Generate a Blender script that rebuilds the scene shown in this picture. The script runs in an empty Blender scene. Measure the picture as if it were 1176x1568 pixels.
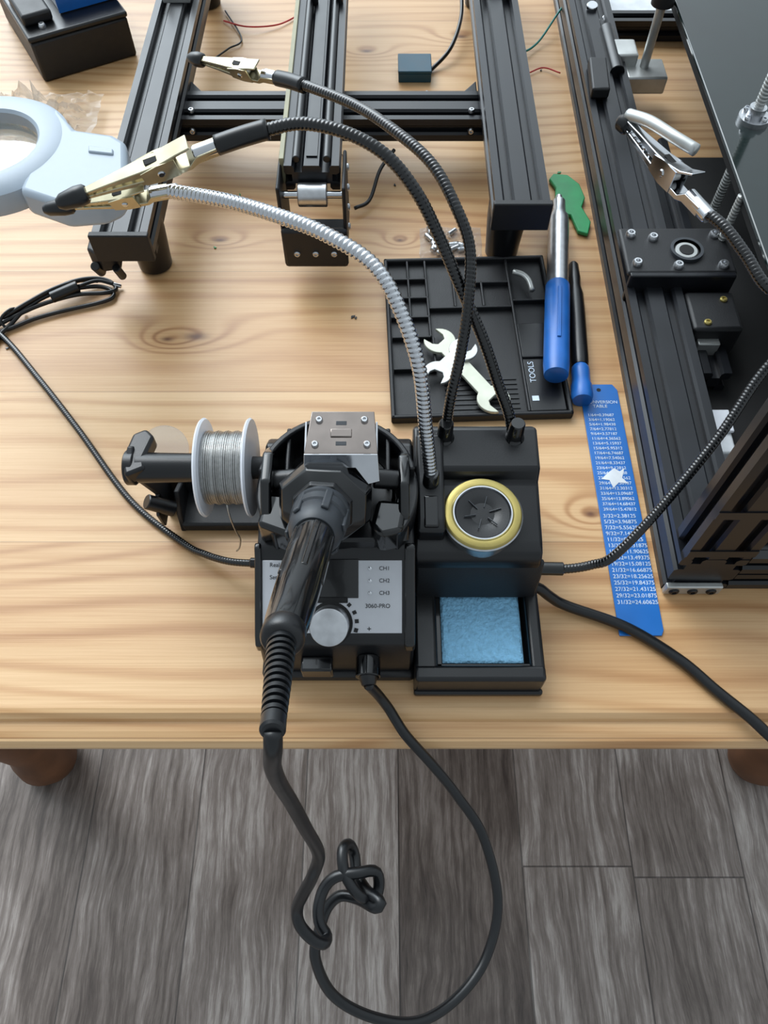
import bpy, bmesh, math, random
from mathutils import Vector, Matrix, noise
random.seed(7)
TOP=[]          # top level objects, lifted to table height at the end
Vv=Vector
def mm(*a): return Vector([x/1000.0 for x in a])

# ------------------------------------------------------------------ materials
def newmat(name):
    m=bpy.data.materials.new(name); m.use_nodes=True
    nt=m.node_tree; b=nt.nodes['Principled BSDF']; return m,nt,b
def s2l(c):
    return tuple(((x/255)/12.92 if x/255<=.04045 else ((x/255+.055)/1.055)**2.4) for x in c)+(1,)
def mat(name,rgb,rough=.5,metal=0,var=.12,vscale=60,bump=0,bscale=400,alpha=1,trans=0,coat=0,ior=1.5):
    m,nt,b=newmat(name)
    n=nt.nodes.new('ShaderNodeTexNoise'); n.inputs['Scale'].default_value=vscale; n.inputs['Detail'].default_value=3
    tc=nt.nodes.new('ShaderNodeTexCoord'); nt.links.new(tc.outputs['Object'],n.inputs['Vector'])
    r=nt.nodes.new('ShaderNodeValToRGB'); c=s2l(rgb)
    r.color_ramp.elements[0].position=.3; r.color_ramp.elements[1].position=.7
    r.color_ramp.elements[0].color=tuple(x*(1-var) for x in c[:3])+(1,)
    r.color_ramp.elements[1].color=tuple(min(1,x*(1+var)) for x in c[:3])+(1,)
    nt.links.new(n.outputs['Fac'],r.inputs[0]); nt.links.new(r.outputs[0],b.inputs['Base Color'])
    mr=nt.nodes.new('ShaderNodeMapRange'); mr.inputs[3].default_value=max(.02,rough-.06); mr.inputs[4].default_value=min(1,rough+.08)
    nt.links.new(n.outputs['Fac'],mr.inputs[0]); nt.links.new(mr.outputs[0],b.inputs['Roughness'])
    b.inputs['Metallic'].default_value=metal; b.inputs['IOR'].default_value=ior
    b.inputs['Alpha'].default_value=alpha; b.inputs['Transmission Weight'].default_value=trans
    b.inputs['Coat Weight'].default_value=coat
    if bump:
        n2=nt.nodes.new('ShaderNodeTexNoise'); n2.inputs['Scale'].default_value=bscale; n2.inputs['Detail'].default_value=4
        nt.links.new(tc.outputs['Object'],n2.inputs['Vector'])
        bp=nt.nodes.new('ShaderNodeBump'); bp.inputs['Strength'].default_value=bump; bp.inputs['Distance'].default_value=.002
        nt.links.new(n2.outputs['Fac'],bp.inputs['Height']); nt.links.new(bp.outputs[0],b.inputs['Normal'])
    return m
class NB:
    def __init__(s,nt): s.nt=nt
    def m(s,op,a,b=None,c=None):
        n=s.nt.nodes.new('ShaderNodeMath'); n.operation=op
        for i,x in enumerate((a,b,c)):
            if x is None: continue
            if isinstance(x,(int,float)): n.inputs[i].default_value=x
            else: s.nt.links.new(x,n.inputs[i])
        return n.outputs[0]
    def vec(s,x,y,z):
        n=s.nt.nodes.new('ShaderNodeCombineXYZ')
        for i,q in enumerate((x,y,z)):
            if isinstance(q,(int,float)): n.inputs[i].default_value=q
            else: s.nt.links.new(q,n.inputs[i])
        return n.outputs[0]
    def noise(s,v,scale=1,detail=2,rough=.5):
        n=s.nt.nodes.new('ShaderNodeTexNoise'); n.inputs['Scale'].default_value=scale; n.inputs['Detail'].default_value=detail
        n.inputs['Roughness'].default_value=rough; s.nt.links.new(v,n.inputs['Vector']); return n.outputs['Fac']
    def mix(s,f,a,b,bt='MIX'):
        n=s.nt.nodes.new('ShaderNodeMix'); n.data_type='RGBA'; n.blend_type=bt
        for i,q in ((0,f),(6,a),(7,b)):
            if isinstance(q,(int,float)): n.inputs[i].default_value=q
            elif isinstance(q,tuple): n.inputs[i].default_value=q
            else: s.nt.links.new(q,n.inputs[i])
        return n.outputs[2]
    def xyz(s):
        tc=s.nt.nodes.new('ShaderNodeTexCoord'); sp=s.nt.nodes.new('ShaderNodeSeparateXYZ')
        s.nt.links.new(tc.outputs['Object'],sp.inputs[0]); return sp.outputs
    def ramp(s,f,stops):
        r=s.nt.nodes.new('ShaderNodeValToRGB'); e=r.color_ramp.elements
        while len(e)<len(stops): e.new(.5)
        for i,(p,c) in enumerate(stops): e[i].position=p; e[i].color=c
        s.nt.links.new(f,r.inputs[0]); return r.outputs[0]

def wood_table():
    m,nt,b=newmat('pine_wood'); q=NB(nt); X,Y,Z=q.xyz()
    board=q.m('FLOOR',q.m('DIVIDE',q.m('SUBTRACT',Y,.123),.14))
    wn=nt.nodes.new('ShaderNodeTexWhiteNoise'); wn.noise_dimensions='1D'; nt.links.new(board,wn.inputs['W']); rnd=wn.outputs['Value']
    Xs=q.m('ADD',X,q.m('MULTIPLY',rnd,3.7))
    n1=q.noise(q.vec(q.m('MULTIPLY',Xs,1.3),q.m('MULTIPLY',Y,5),q.m('MULTIPLY',board,7.3)),1,2)
    g=q.m('ADD',q.m('MULTIPLY',Y,300),q.m('MULTIPLY',n1,52))
    core=None; halo=None
    for kx,ky,ks,st in [(-.163,.464,.008,2.3),(-.187,.461,.005,2.0),(.155,.287,.005,1.6),(-.155,.585,.0045,2.2),(.015,.585,.004,1.5),(.09,.93,.007,2),(-.02,.90,.006,2),(-.36,.70,.007,2),(.35,.60,.005,2)]:
        dx=q.m('DIVIDE',q.m('SUBTRACT',X,kx),ks*st); dy=q.m('DIVIDE',q.m('SUBTRACT',Y,ky),ks)
        d2=q.m('ADD',q.m('MULTIPLY',dx,dx),q.m('MULTIPLY',dy,dy))
        e=q.m('POWER',2.718,q.m('MULTIPLY',d2,-.16))
        g=q.m('ADD',g,q.m('MULTIPLY',e,12.0))
        c=q.m('POWER',2.718,q.m('MULTIPLY',d2,-3.5))
        core=c if core is None else q.m('ADD',core,c)
        halo=e if halo is None else q.m('ADD',halo,e)
    s=q.m('ADD',q.m('MULTIPLY',q.m('SINE',g),.5),.5)
    s=q.m('POWER',s,3)
    fib=q.noise(q.vec(q.m('MULTIPLY',Xs,7),q.m('MULTIPLY',Y,560),board),1,6,.7)
    broad=q.noise(q.vec(q.m('MULTIPLY',Xs,2.0),q.m('MULTIPLY',Y,16),q.m('MULTIPLY',board,3.1)),1,3)
    smod=q.m('ADD',q.noise(q.vec(q.m('MULTIPLY',Xs,1.5),q.m('MULTIPLY',Y,9),7.7),1,1),q.m('MULTIPLY',halo,.5))
    f=q.m('ADD',q.m('MULTIPLY',q.m('MULTIPLY',s,smod),.38),q.m('ADD',q.m('MULTIPLY',fib,.46),q.m('MULTIPLY',broad,.40)))
    f=q.m('ADD',f,q.m('MULTIPLY',q.m('SUBTRACT',rnd,.5),.14))
    col=q.ramp(f,[(.33,s2l((216,178,132))),(.53,s2l((196,152,105))),(.75,s2l((172,124,79))),(1,s2l((136,90,53)))])
    col=q.mix(q.m('MINIMUM',q.m('MULTIPLY',core,.9),1.0),col,s2l((88,46,24)))
    fr=q.m('FRACT',q.m('DIVIDE',q.m('SUBTRACT',Y,.123),.14))
    jl=q.m('LESS_THAN',fr,.005)
    col=q.mix(q.m('MULTIPLY',jl,.45),col,s2l((100,62,36)))
    nt.links.new(col,b.inputs['Base Color'])
    nt.links.new(q.m('ADD',.32,q.m('MULTIPLY',fib,.16)),b.inputs['Roughness'])
    bp=nt.nodes.new('ShaderNodeBump'); bp.inputs['Strength'].default_value=.12; bp.inputs['Distance'].default_value=.001
    nt.links.new(fib,bp.inputs['Height']); nt.links.new(bp.outputs[0],b.inputs['Normal'])
    return m
def wood_floor():
    m,nt,b=newmat('grey_laminate_planks'); q=NB(nt); X0,Y,Z=q.xyz()
    w=.163
    dd=q.m('DIVIDE',q.m('SUBTRACT',X0,.02),.06)
    X=q.m('ADD',X0,q.m('MULTIPLY',q.m('POWER',2.718,q.m('MULTIPLY',q.m('MULTIPLY',dd,dd),-1)),.020))
    u=q.m('DIVIDE',q.m('ADD',X,.285),w)
    row=q.m('FLOOR',u)
    wn=nt.nodes.new('ShaderNodeTexWhiteNoise'); wn.noise_dimensions='1D'; nt.links.new(q.m('ADD',row,11.3),wn.inputs['W']); r1=wn.outputs['Value']
    yy=q.m('DIVIDE',q.m('ADD',Y,q.m('MULTIPLY',r1,.9)),.95)
    col_i=q.m('FLOOR',yy)
    wn2=nt.nodes.new('ShaderNodeTexWhiteNoise'); wn2.noise_dimensions='2D'; nt.links.new(q.vec(row,col_i,0),wn2.inputs['Vector']); r2=wn2.outputs['Value']
    xs=q.m('ADD',X,q.m('MULTIPLY',r2,5))
    wob=q.noise(q.vec(q.m('MULTIPLY',xs,9),q.m('MULTIPLY',Y,6),3.1),1,2)
    xw=q.m('ADD',xs,q.m('MULTIPLY',wob,.035))
    # cathedral grain lines, sharp
    rg=q.m('ADD',q.m('MULTIPLY',xw,420),q.m('MULTIPLY',q.noise(q.vec(q.m('MULTIPLY',xs,16),q.m('MULTIPLY',Y,2.2),r2),1,2),26))
    ln=q.m('POWER',q.m('ADD',q.m('MULTIPLY',q.m('SINE',rg),.5),.5),2.5)
    n1=q.noise(q.vec(q.m('MULTIPLY',xw,46),q.m('MULTIPLY',Y,4.6),r2),1,9,.74)
    n2=q.noise(q.vec(q.m('MULTIPLY',xw,420),q.m('MULTIPLY',Y,22),r2),1,6,.75)
    n3=q.noise(q.vec(q.m('MULTIPLY',xs,10),q.m('MULTIPLY',Y,4.0),r2),1,4,.6)
    f=q.m('ADD',q.m('MULTIPLY',n1,.62),q.m('ADD',q.m('MULTIPLY',n2,.42),q.m('MULTIPLY',n3,.50)))
    f=q.m('SUBTRACT',f,q.m('MULTIPLY',q.m('MULTIPLY',ln,n3),.14))
    f=q.m('ADD',f,q.m('MULTIPLY',q.m('SUBTRACT',r2,.5),.20))
    col=q.ramp(f,[(.50,s2l((52,43,39))),(.66,s2l((88,78,72))),(.80,s2l((122,112,106))),(.96,s2l((172,164,158)))])
    fx=q.m('FRACT',u); fy=q.m('FRACT',yy)
    j=q.m('MAXIMUM',q.m('LESS_THAN',fx,.014),q.m('LESS_THAN',fy,.0025))
    col=q.mix(q.m('MULTIPLY',j,.7),col,s2l((34,29,27)))
    nt.links.new(col,b.inputs['Base Color']); b.inputs['Roughness'].default_value=.40
    bp=nt.nodes.new('ShaderNodeBump'); bp.inputs['Strength'].default_value=.2; bp.inputs['Distance'].default_value=.001
    nt.links.new(n2,bp.inputs['Height']); nt.links.new(bp.outputs[0],b.inputs['Normal'])
    return m

PINE=wood_table(); FLOORM=wood_floor()
BLK=mat('black_plastic',(13,14,17),.30,bump=.05,bscale=1500)
GLO=mat('glossy_black_plastic',(8,9,11),.14,coat=.3)
MATB=mat('matte_black_plastic',(19,20,23),.5,bump=.08,bscale=900)
ANOD=mat('black_anodised_aluminium',(20,22,27),.34,metal=.1,var=.3,vscale=25)
DARK=mat('dark_void_black',(6,6,7),.7)
RUB=mat('black_rubber_cable',(13,15,18),.30)
CHR=mat('chrome_steel',(204,206,210),.10,metal=1,var=.06)
CHR_DARKREFL=mat('chrome_dark_reflection',(150,140,134),.16,metal=1,var=.10)  # chrome with dark reflections put into its base colour
ALU=mat('brushed_aluminium',(200,202,205),.32,metal=1,var=.08,vscale=200)
STEELW=mat('zinc_steel',(190,192,190),.38,metal=.7)
BRASS=mat('brass_nickel_clip',(194,186,158),.24,metal=.9,var=.12)
GOLD=mat('gold_tin_ring',(176,160,96),.36,metal=.75)
SILV=mat('silver_label',(190,192,197),.4,metal=.15,var=.04)
WHT=mat('white_plastic',(222,225,232),.4,var=.04)
GREYB=mat('lamp_grey_white_plastic',(160,172,184),.42,var=.04)
DGREY=mat('dark_grey_rubber',(50,54,59),.45)
BLUE=mat('blue_plastic',(28,100,180),.35)
BLUER=mat('blue_ruler_steel',(26,104,182),.35,var=.1,vscale=30)
SPNG=mat('blue_sponge',(138,196,232),.9,var=.12,vscale=350,bump=1.0,bscale=420)
GRN=mat('green_plastic',(42,150,90),.4)
TEAL=mat('teal_box',(16,70,90),.5)
SOLD=mat('solder_wire',(180,180,178),.3,metal=.9,var=.12,vscale=500)
CLEAR=mat('clear_plastic_film',(225,232,238),.12,trans=.75,alpha=.55,var=.05,ior=1.3)
LENS=mat('lens_glass',(215,235,232),.03,trans=1,alpha=.35,ior=1.2)
BED=mat('dark_green_glass_bed',(14,28,27),.12,coat=.3,var=.1)
PAPER=mat('white_paper',(214,218,222),.7)
RED=mat('red_wire',(190,50,50),.5); GRW=mat('green_wire',(30,120,110),.5)
YELL=mat('yellowish_belt',(150,146,118),.5)
TXTB=mat('black_ink',(20,20,22),.6); TXTW=mat('white_ink',(205,218,232),.6)
LEGM=mat('brown_leg_wood',(104,68,44),.5,var=.25,vscale=20)

# ------------------------------------------------------------------ geometry helpers
def mk(name,verts,faces,m,smooth=False,bevel=0,bseg=2):
    me=bpy.data.meshes.new(name); me.from_pydata([tuple(v) for v in verts],[],faces); me.update()
    bm=bmesh.new(); bm.from_mesh(me); bmesh.ops.recalc_face_normals(bm,faces=bm.faces); bm.to_mesh(me); bm.free()
    me.materials.append(m)
    o=bpy.data.objects.new(name,me); bpy.context.collection.objects.link(o)
    if smooth:
        for p in me.polygons: p.use_smooth=True
        me.set_sharp_from_angle(angle=math.radians(38))
    if bevel:
        bv=o.modifiers.new('bevel','BEVEL'); bv.width=bevel; bv.segments=bseg; bv.limit_method='ANGLE'; bv.angle_limit=math.radians(30)
        for p in me.polygons: p.use_smooth=True
        me.set_sharp_from_angle(angle=math.radians(50))
        wn=o.modifiers.new('wn','WEIGHTED_NORMAL'); wn.keep_sharp=True
    return o
def group(name,parts):
    e=bpy.data.objects.new(name,None); e.empty_display_size=.02; bpy.context.collection.objects.link(e)
    for p in parts: p.parent=e
    TOP.append(e); return e
def single(o): TOP.append(o); return o
def frame(o,dx,up=(0,0,1)):
    dx=Vv(dx).normalized(); dz=Vv(up); dz=(dz-dx*dz.dot(dx)).normalized(); dy=dz.cross(dx)
    return Matrix(((dx.x,dy.x,dz.x,o[0]),(dx.y,dy.y,dz.y,o[1]),(dx.z,dy.z,dz.z,o[2]),(0,0,0,1)))
I4=Matrix.Identity(4)
def box(name,x0,x1,y0,y1,z0,z1,m,bevel=0,M=I4,bseg=2):
    v=[M@Vv((x,y,z)) for x in (x0,x1) for y in (y0,y1) for z in (z0,z1)]
    f=[(0,1,3,2),(4,6,7,5),(0,4,5,1),(2,3,7,6),(0,2,6,4),(1,5,7,3)]
    return mk(name,v,f,m,bevel=bevel,bseg=bseg)
def prismM(name,pts,a0,a1,m,M=I4,bevel=0,smooth=False):
    """pts 2D in local xy, extruded along local z"""
    n=len(pts); v=[M@Vv((p[0],p[1],a)) for a in (a0,a1) for p in pts]
    f=[tuple(range(n)),tuple(range(n,2*n))]+[(i,(i+1)%n,n+(i+1)%n,n+i) for i in range(n)]
    return mk(name,v,f,m,bevel=bevel,smooth=smooth)
def prismX(name,yz,x0,x1,m,bevel=0):
    M=Matrix(((0,0,1,0),(1,0,0,0),(0,1,0,0),(0,0,0,1)))
    return prismM(name,yz,x0,x1,m,M,bevel)
def lathe(name,prof,o,d,m,seg=40,smooth=True,cap=True,a0=0,a1=2*math.pi,up=None):
    """prof: (r,h) list along direction d from o"""
    d=Vv(d).normalized()
    if up is None: up=(0,0,1) if abs(d.z)<.9 else (0,1,0)
    F=frame(o,d,up); full=abs(a1-a0-2*math.pi)<1e-6
    ns=seg if full else seg+1; v=[];f=[]
    for r,h in prof:
        for i in range(ns):
            a=a0+(a1-a0)*i/seg; v.append(F@Vv((h,r*math.cos(a),r*math.sin(a))))
    for j in range(len(prof)-1):
        for i in range(seg):
            k=(i+1)%ns; f.append((j*ns+i,j*ns+k,(j+1)*ns+k,(j+1)*ns+i))
    if cap and full:
        if prof[0][0]>1e-5: f.append(tuple(range(ns)))
        if prof[-1][0]>1e-5: f.append(tuple(range((len(prof)-1)*ns,len(prof)*ns)))
    o=mk(name,v,f,m,smooth=smooth)
    return o
def cyl(name,p0,p1,r0,m,r1=None,seg=24,ch=.0006):
    p0=Vv(p0);p1=Vv(p1);L=(p1-p0).length; r1=r0 if r1 is None else r1; ch=min(ch,r0*.3,r1*.3,L*.2)
    return lathe(name,[(r0-ch,0),(r0,ch),(r1,L-ch),(r1-ch,L)],p0,p1-p0,m,seg)
def catmull(pts,ds):
    P=[Vv(p) for p in pts]; P=[P[0]*2-P[1]]+P+[P[-1]*2-P[-2]]; d=[]
    for i in range(1,len(P)-2):
        a,b,c,e=P[i-1:i+3]
        for k in range(24):
            t=k/24; d.append(.5*((2*b)+(c-a)*t+(2*a-5*b+4*c-e)*t*t+(3*b-a-3*c+e)*t**3))
    d.append(P[-2]); out=[d[0]]; acc=0
    for i in range(1,len(d)):
        seg=(d[i]-d[i-1]).length; 
        if seg<1e-9: continue
        s=ds-acc
        while s<=seg:
            out.append(d[i-1].lerp(d[i],s/seg)); s+=ds
        acc=seg-(s-ds)
    if (out[-1]-d[-1]).length>ds*.3: out.append(d[-1])
    return out
def tube(name,pts,r,m,seg=12,ds=.003,rib=None,rend=None,closed=False):
    if rib: ds=rib[0]/5
    P=catmull(pts,ds); n=len(P); v=[];f=[]
    T=(P[1]-P[0]).normalized(); U=T.orthogonal().normalized()
    for i,p in enumerate(P):
        T2=(P[min(i+1,n-1)]-P[max(i-1,0)]).normalized(); U=(U-T2*U.dot(T2)).normalized(); W=T2.cross(U)
        rr=r if rend is None else r+(rend-r)*i/(n-1)
        for k in range(seg):
            a=2*math.pi*k/seg; q=rr
            if rib:
                ph=(i*ds/rib[0]+k/seg)%1.0; q=rr*(1-rib[1]*(abs(ph-.5)*2)**2)
            v.append(p+U*math.cos(a)*q+W*math.sin(a)*q)
    for i in range(n-1):
        for k in range(seg):
            l=(k+1)%seg; f.append((i*seg+k,i*seg+l,(i+1)*seg+l,(i+1)*seg+k))
    f.append(tuple(range(seg))); f.append(tuple(range((n-1)*seg,n*seg)))
    o=mk(name,v,f,m)
    for p in o.data.polygons: p.use_smooth=True
    return o
def loft(name,secs,M,m,bevel=.0004):
    v=[];f=[]
    for x,zl,zh,hw in secs:
        for y,z in ((-hw,zl),(hw,zl),(hw,zh),(-hw,zh)): v.append(M@Vv((x,y,z)))
    for i in range(len(secs)-1):
        for k in range(4):
            l=(k+1)%4; f.append((i*4+k,i*4+l,(i+1)*4+l,(i+1)*4+k))
    f.append((0,1,2,3)); n=(len(secs)-1)*4; f.append((n,n+1,n+2,n+3))
    return mk(name,v,f,m,bevel=bevel)
def beam(name,p0,p1,nw,nh,m,mod=.0225,up=(0,0,1)):
    p0=Vv(p0);p1=Vv(p1);L=(p1-p0).length; F=frame(p0,p1-p0,up); W=nw*mod;H=nh*mod
    notch=[(-.0050,0),(-.0032,.0022),(-.0032,.006),(.0032,.006),(.0032,.0022),(.0050,0)]
    prof=[]
    def side(ax,ay,dx,dy,n):
        prof.append((ax,ay))
        for i in range(n):
            c=(i+.5)*mod
            for s,dep in notch: prof.append((ax+dx*(c+s)-dy*dep,ay+dy*(c+s)+dx*dep))
    side(-W/2,-H/2,1,0,nw); side(W/2,-H/2,0,1,nh); side(W/2,H/2,-1,0,nw); side(-W/2,H/2,0,-1,nh)
    n=len(prof); v=[F@Vv((a,p[0],p[1])) for a in (0,L) for p in prof]
    f=[tuple(range(n)),tuple(range(n,2*n))]+[(i,(i+1)%n,n+(i+1)%n,n+i) for i in range(n)]
    return mk(name,v,f,m)
def text(name,body,size,M,m,align='LEFT',sp=1.0):
    c=bpy.data.curves.new(name,'FONT'); c.body=body; c.size=size; c.align_x=align; c.space_line=sp; c.extrude=.00012
    o=bpy.data.objects.new(name,c); bpy.context.collection.objects.link(o)
    dg=bpy.context.evaluated_depsgraph_get(); dg.update()
    me=bpy.data.meshes.new_from_object(o.evaluated_get(dg)); bpy.data.objects.remove(o)
    me.transform(M); me.materials.clear(); me.materials.append(m)
    o=bpy.data.objects.new(name,me); bpy.context.collection.objects.link(o); return o
def screw(name,p,d,r,m,h=.002):
    return lathe(name,[(r,0),(r,h*.6),(r*.75,h),(r*.45,h),(r*.4,h*.5),(0.00001,h*.5)],p,d,m,seg=16)

# ------------------------------------------------------------------ floor
single(mk('floor',[(-2.2,-1.4,-.75),(2.4,-1.4,-.75),(2.4,2.4,-.75),(-2.2,2.4,-.75)],[(0,1,2,3)],FLOORM))

# ------------------------------------------------------------------ wooden table
tp=[]
prof=[(.1405,0),(.1375,-.0008),(.1345,-.004),(.1335,-.0075),(.1275,-.0082),(.1215,-.0105),(.1185,-.0155),(.1190,-.021),(.1225,-.0255),(.127,-.028),(.135,-.030),(1.16,-.030),(1.17,-.015),(1.16,0)]
tp.append(prismX('table_top',prof,-.64,.70,PINE))
tp.append(box('apron_front',-.52,.58,.245,.265,-.12,-.030,LEGM,.002))
tp.append(box('apron_back',-.52,.58,1.06,1.08,-.12,-.030,LEGM,.002))
for i,(lx,ly) in enumerate([(-.525,.270),(.583,.270),(-.525,1.07),(.583,1.07)]):
    pr=[(.030,-.75),(.040,-.745),(.047,-.72),(.043,-.69),(.034,-.66),(.038,-.60),(.046,-.50),(.046,-.40),(.038,-.30),(.044,-.24),(.050,-.20),(.050,-.030)]
    tp.append(lathe('leg_%d'%(i+1),[(r,z+.75) for r,z in pr],(lx,ly,-.75),(0,0,1),LEGM,seg=32))
group('wooden_table',tp)

# ------------------------------------------------------------------ soldering station
st=[]
yz=[(.162,0),(.161,.030),(.165,.052),(.169,.0565),(.209,.0805),(.214,.086),(.226,.089),(.288,.090),(.298,.082),(.300,0)]
st.append(prismX('main_body',yz,-.077,.0185,BLK,.0022))
rim=[(.163,.045),(.163,.054),(.1675,.0590),(.2085,.0835),(.213,.0875),(.217,.0875),(.217,.070),(.170,.045)]
st.append(prismX('panel_rim_right',rim,.0125,.0190,GLO,.0014))
st.append(prismX('panel_rim_left',rim,-.0785,-.0745,GLO,.0012))
st.append(box('main_body_foot_trim',-.080,.020,.158,.300,.0,.012,MATB,.003))
yz=[(.214,0),(.212,.066),(.216,.074),(.224,.077),(.262,.084),(.266,.094),(.296,.097),(.302,.090),(.304,0)]
st.append(prismX('cleaner_block',yz,.0188,.099,BLK,.0022))
yz=[(.208,.024),(.2095,.050),(.213,.066),(.217,.066),(.217,.024)]
st.append(prismX('cleaner_block_skirt',yz,.0205,.1010,MATB,.0015))
yz=[(.224,.07),(.224,.088),(.232,.092),(.288,.100),(.296,.09),(.296,.07)]
st.append(prismX('arm_socket_rib',yz,.0205,.0375,BLK,.0018))
st.append(prismX('arm_socket_rib_inner',[(.226,.080),(.226,.0915),(.246,.0945),(.25,.08)],.0245,.0335,GLO,.001))
# panel
pf=frame((-.074,.1695,.0568),(1,0,0),(0,-.514,.857))   # local x right, y up-slope, z normal
def P2(x,y): return pf@Matrix.Translation((x,y,0))
st.append(box('control_label',.000,.085,.001,.0455,.0002,.0009,SILV,.0003,pf))
st.append(box('display_window',.0155,.0585,.0225,.0460,.0006,.0013,GLO,.0002,pf))
st.append(box('display_window_lower',.020,.052,.0195,.0235,.0006,.0013,DARK,.0002,pf))
for i in range(3):
    st.append(lathe('channel_led_%d'%(i+1),[(.0012,0),(.0011,.0008),(.00001,.0012)],P2(.0655,.0405-i*.0075)@Vv((0,0,.0009)),(0,-.514,.857),CHR,12))
    st.append(text('channel_text_%d'%(i+1),'CH%d'%(i+1),.0034,P2(.071,.0395-i*.0075)@Matrix.Translation((0,0,.001)),TXTB))
st.append(text('label_series_text','3060-PRO',.0036,P2(.0625,.0165)@Matrix.Translation((0,0,.001)),TXTB))
st.append(text('label_plus_text','+',.005,P2(.0635,.0020)@Matrix.Translation((0,0,.001)),TXTB))
st.append(text('label_real_text','Real',.0036,P2(.0045,.0415)@Matrix.Translation((0,0,.001)),TXTB))
st.append(text('label_set_text','Set',.0036,P2(.0045,.0340)@Matrix.Translation((0,0,.001)),TXTB))
kc=Vv((.0415,.0070))
for i in range(12):
    a=math.radians(-35+i*20)
    r0=.0160; s=.0005+.00007*(12-i)
    c=Matrix.Translation((kc.x+r0*math.cos(a),kc.y+r0*math.sin(a),0))@Matrix.Rotation(a,4,'Z')
    if 0.002<kc.y+r0*math.sin(a)<.045: st.append(box('dial_tick_%d'%(i+1),-.0012,.0012,-s,s,.0009,.0012,TXTB,0,pf@c))
kn=pf@Vv((kc.x,kc.y,.0009))
st.append(lathe('dial_knob',[(.0112,0),(.0116,.001),(.0116,.0135),(.0112,.0148),(.0100,.0152),(.00001,.0152)],kn,(0,-.514,.857),ALU,seg=56))
st.append(lathe('dial_knob_base',[(.0135,0),(.0135,.0008)],kn-Vv((0,0,.0002)),(0,-.514,.857),DARK,seg=40))
# rocker switch + iron socket on front
st.append(box('power_switch',-.052,-.032,.153,.163,.024,.038,GLO,.0015))
st.append(cyl('iron_socket',(-.0100,.163,.034),(-.0100,.150,.034),.0078,GLO))
st.append(cyl('iron_plug',(-.0100,.152,.034),(-.0094,.145,.0335),.0060,BLK,.0045))
# sponge tray
st.append(box('sponge_tray_base',.0195,.103,.150,.214,.0,.007,MATB,.002))
st.append(box('sponge_tray_wall_front',.0195,.103,.150,.1605,.004,.028,BLK,.0025,bseg=3))
st.append(box('sponge_tray_wall_left',.0195,.0345,.156,.220,.004,.0272,BLK,.0025,bseg=3))
st.append(box('sponge_tray_wall_right',.0935,.103,.156,.220,.004,.0272,BLK,.0025,bseg=3))
st.append(box('sponge_tray_wall_back',.0195,.103,.214,.222,.004,.0272,BLK,.0025,bseg=3))
st.append(box('sponge_tray_inner_rim',.0340,.0375,.160,.215,.006,.0245,GLO,.0006))
st.append(box('sponge_tray_inner_rim_front',.034,.094,.160,.1625,.006,.0245,GLO,.0006))
st.append(box('sponge_tray_lip',.0195,.104,.148,.152,.0,.006,BLK,.0015))
# tip cleaner tin
tc0=Vv((.0610,.2375,.0805)); td=(0,-.07,1)
st.append(lathe('brass_ball_tin',[(.0235,-.012),(.0235,.0035),(.0248,.0045),(.0252,.0062),(.0242,.0072)],tc0,td,ALU,seg=64,cap=False))
st.append(lathe('brass_ball_tin_ring',[(.0245,.0068),(.0238,.0086),(.0232,.0090),(.0194,.0088),(.0188,.0080)],tc0,td,GOLD,seg=64,cap=False))
st.append(lathe('tin_inner_lip',[(.0190,.0079),(.0184,.0092),(.0176,.0092),(.0164,.0070)],tc0,td,CHR,seg=64,cap=False))
st.append(lathe('tin_rubber_insert',[(.0174,.0066),(.0166,.0080),(.0125,.0076),(.0065,.0064),(.0045,.0050),(.0042,.0030),(.00001,.0030)],tc0,td,BLK,seg=64))
for k in range(6):
    a=k*math.pi/3+.25
    M=Matrix.Translation(tc0+Vv((0,-.0004,.0066)))@Matrix.Rotation(a,4,'Z')
    st.append(box('tin_insert_slit_%d'%(k+1),.0045,.0120,-.00022,.00022,-.0004,.0006,DGREY,0,M@Matrix.Rotation(-.14,4,'Y')))
for k in range(16):
    a=k*.7; st.append(box('brass_shaving_%d'%(k+1),-.0016,.0016,-.00025,.00025,-.0003,.0003,GOLD,0,Matrix.Translation(tc0+Vv((.0022*math.cos(a*1.7),.0022*math.sin(a*2.1),.0044)))@Matrix.Rotation(a,4,'Z')@Matrix.Rotation(.4,4,'X')))
group('soldering_station',st)
# sponge
def sponge():
    n=36; v=[];f=[]
    x0,x1,y0,y1=.0378,.0905,.1640,.2130
    for j in range(n+1):
        for i in range(n+1):
            x=x0+(x1-x0)*i/n; y=y0+(y1-y0)*j/n
            e=min(i,n-i,j,n-j); z=.0215+.0006*noise.noise(Vv((x*400,y*400,0)))+.0004*noise.noise(Vv((x*120,y*120,3)))-(.0012 if e==0 else 0)
            v.append((x,y,z))
    for j in range(n):
        for i in range(n): a=j*(n+1)+i; f.append((a,a+1,a+n+2,a+n+1))
    base=len(v); ring=[i for i in range(n+1)]+[j*(n+1)+n for j in range(1,n+1)]+[n*(n+1)+i for i in range(n-1,-1,-1)]+[j*(n+1) for j in range(n-1,0,-1)]
    for r in ring: v.append((v[r][0],v[r][1],.007))
    k=len(ring)
    for i in range(k): f.append((ring[i],ring[(i+1)%k],base+(i+1)%k,base+i))
    f.append(tuple(range(base,base+k)))
    o=mk('cleaning_sponge',v,f,SPNG,smooth=True); return o
single(sponge())

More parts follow.
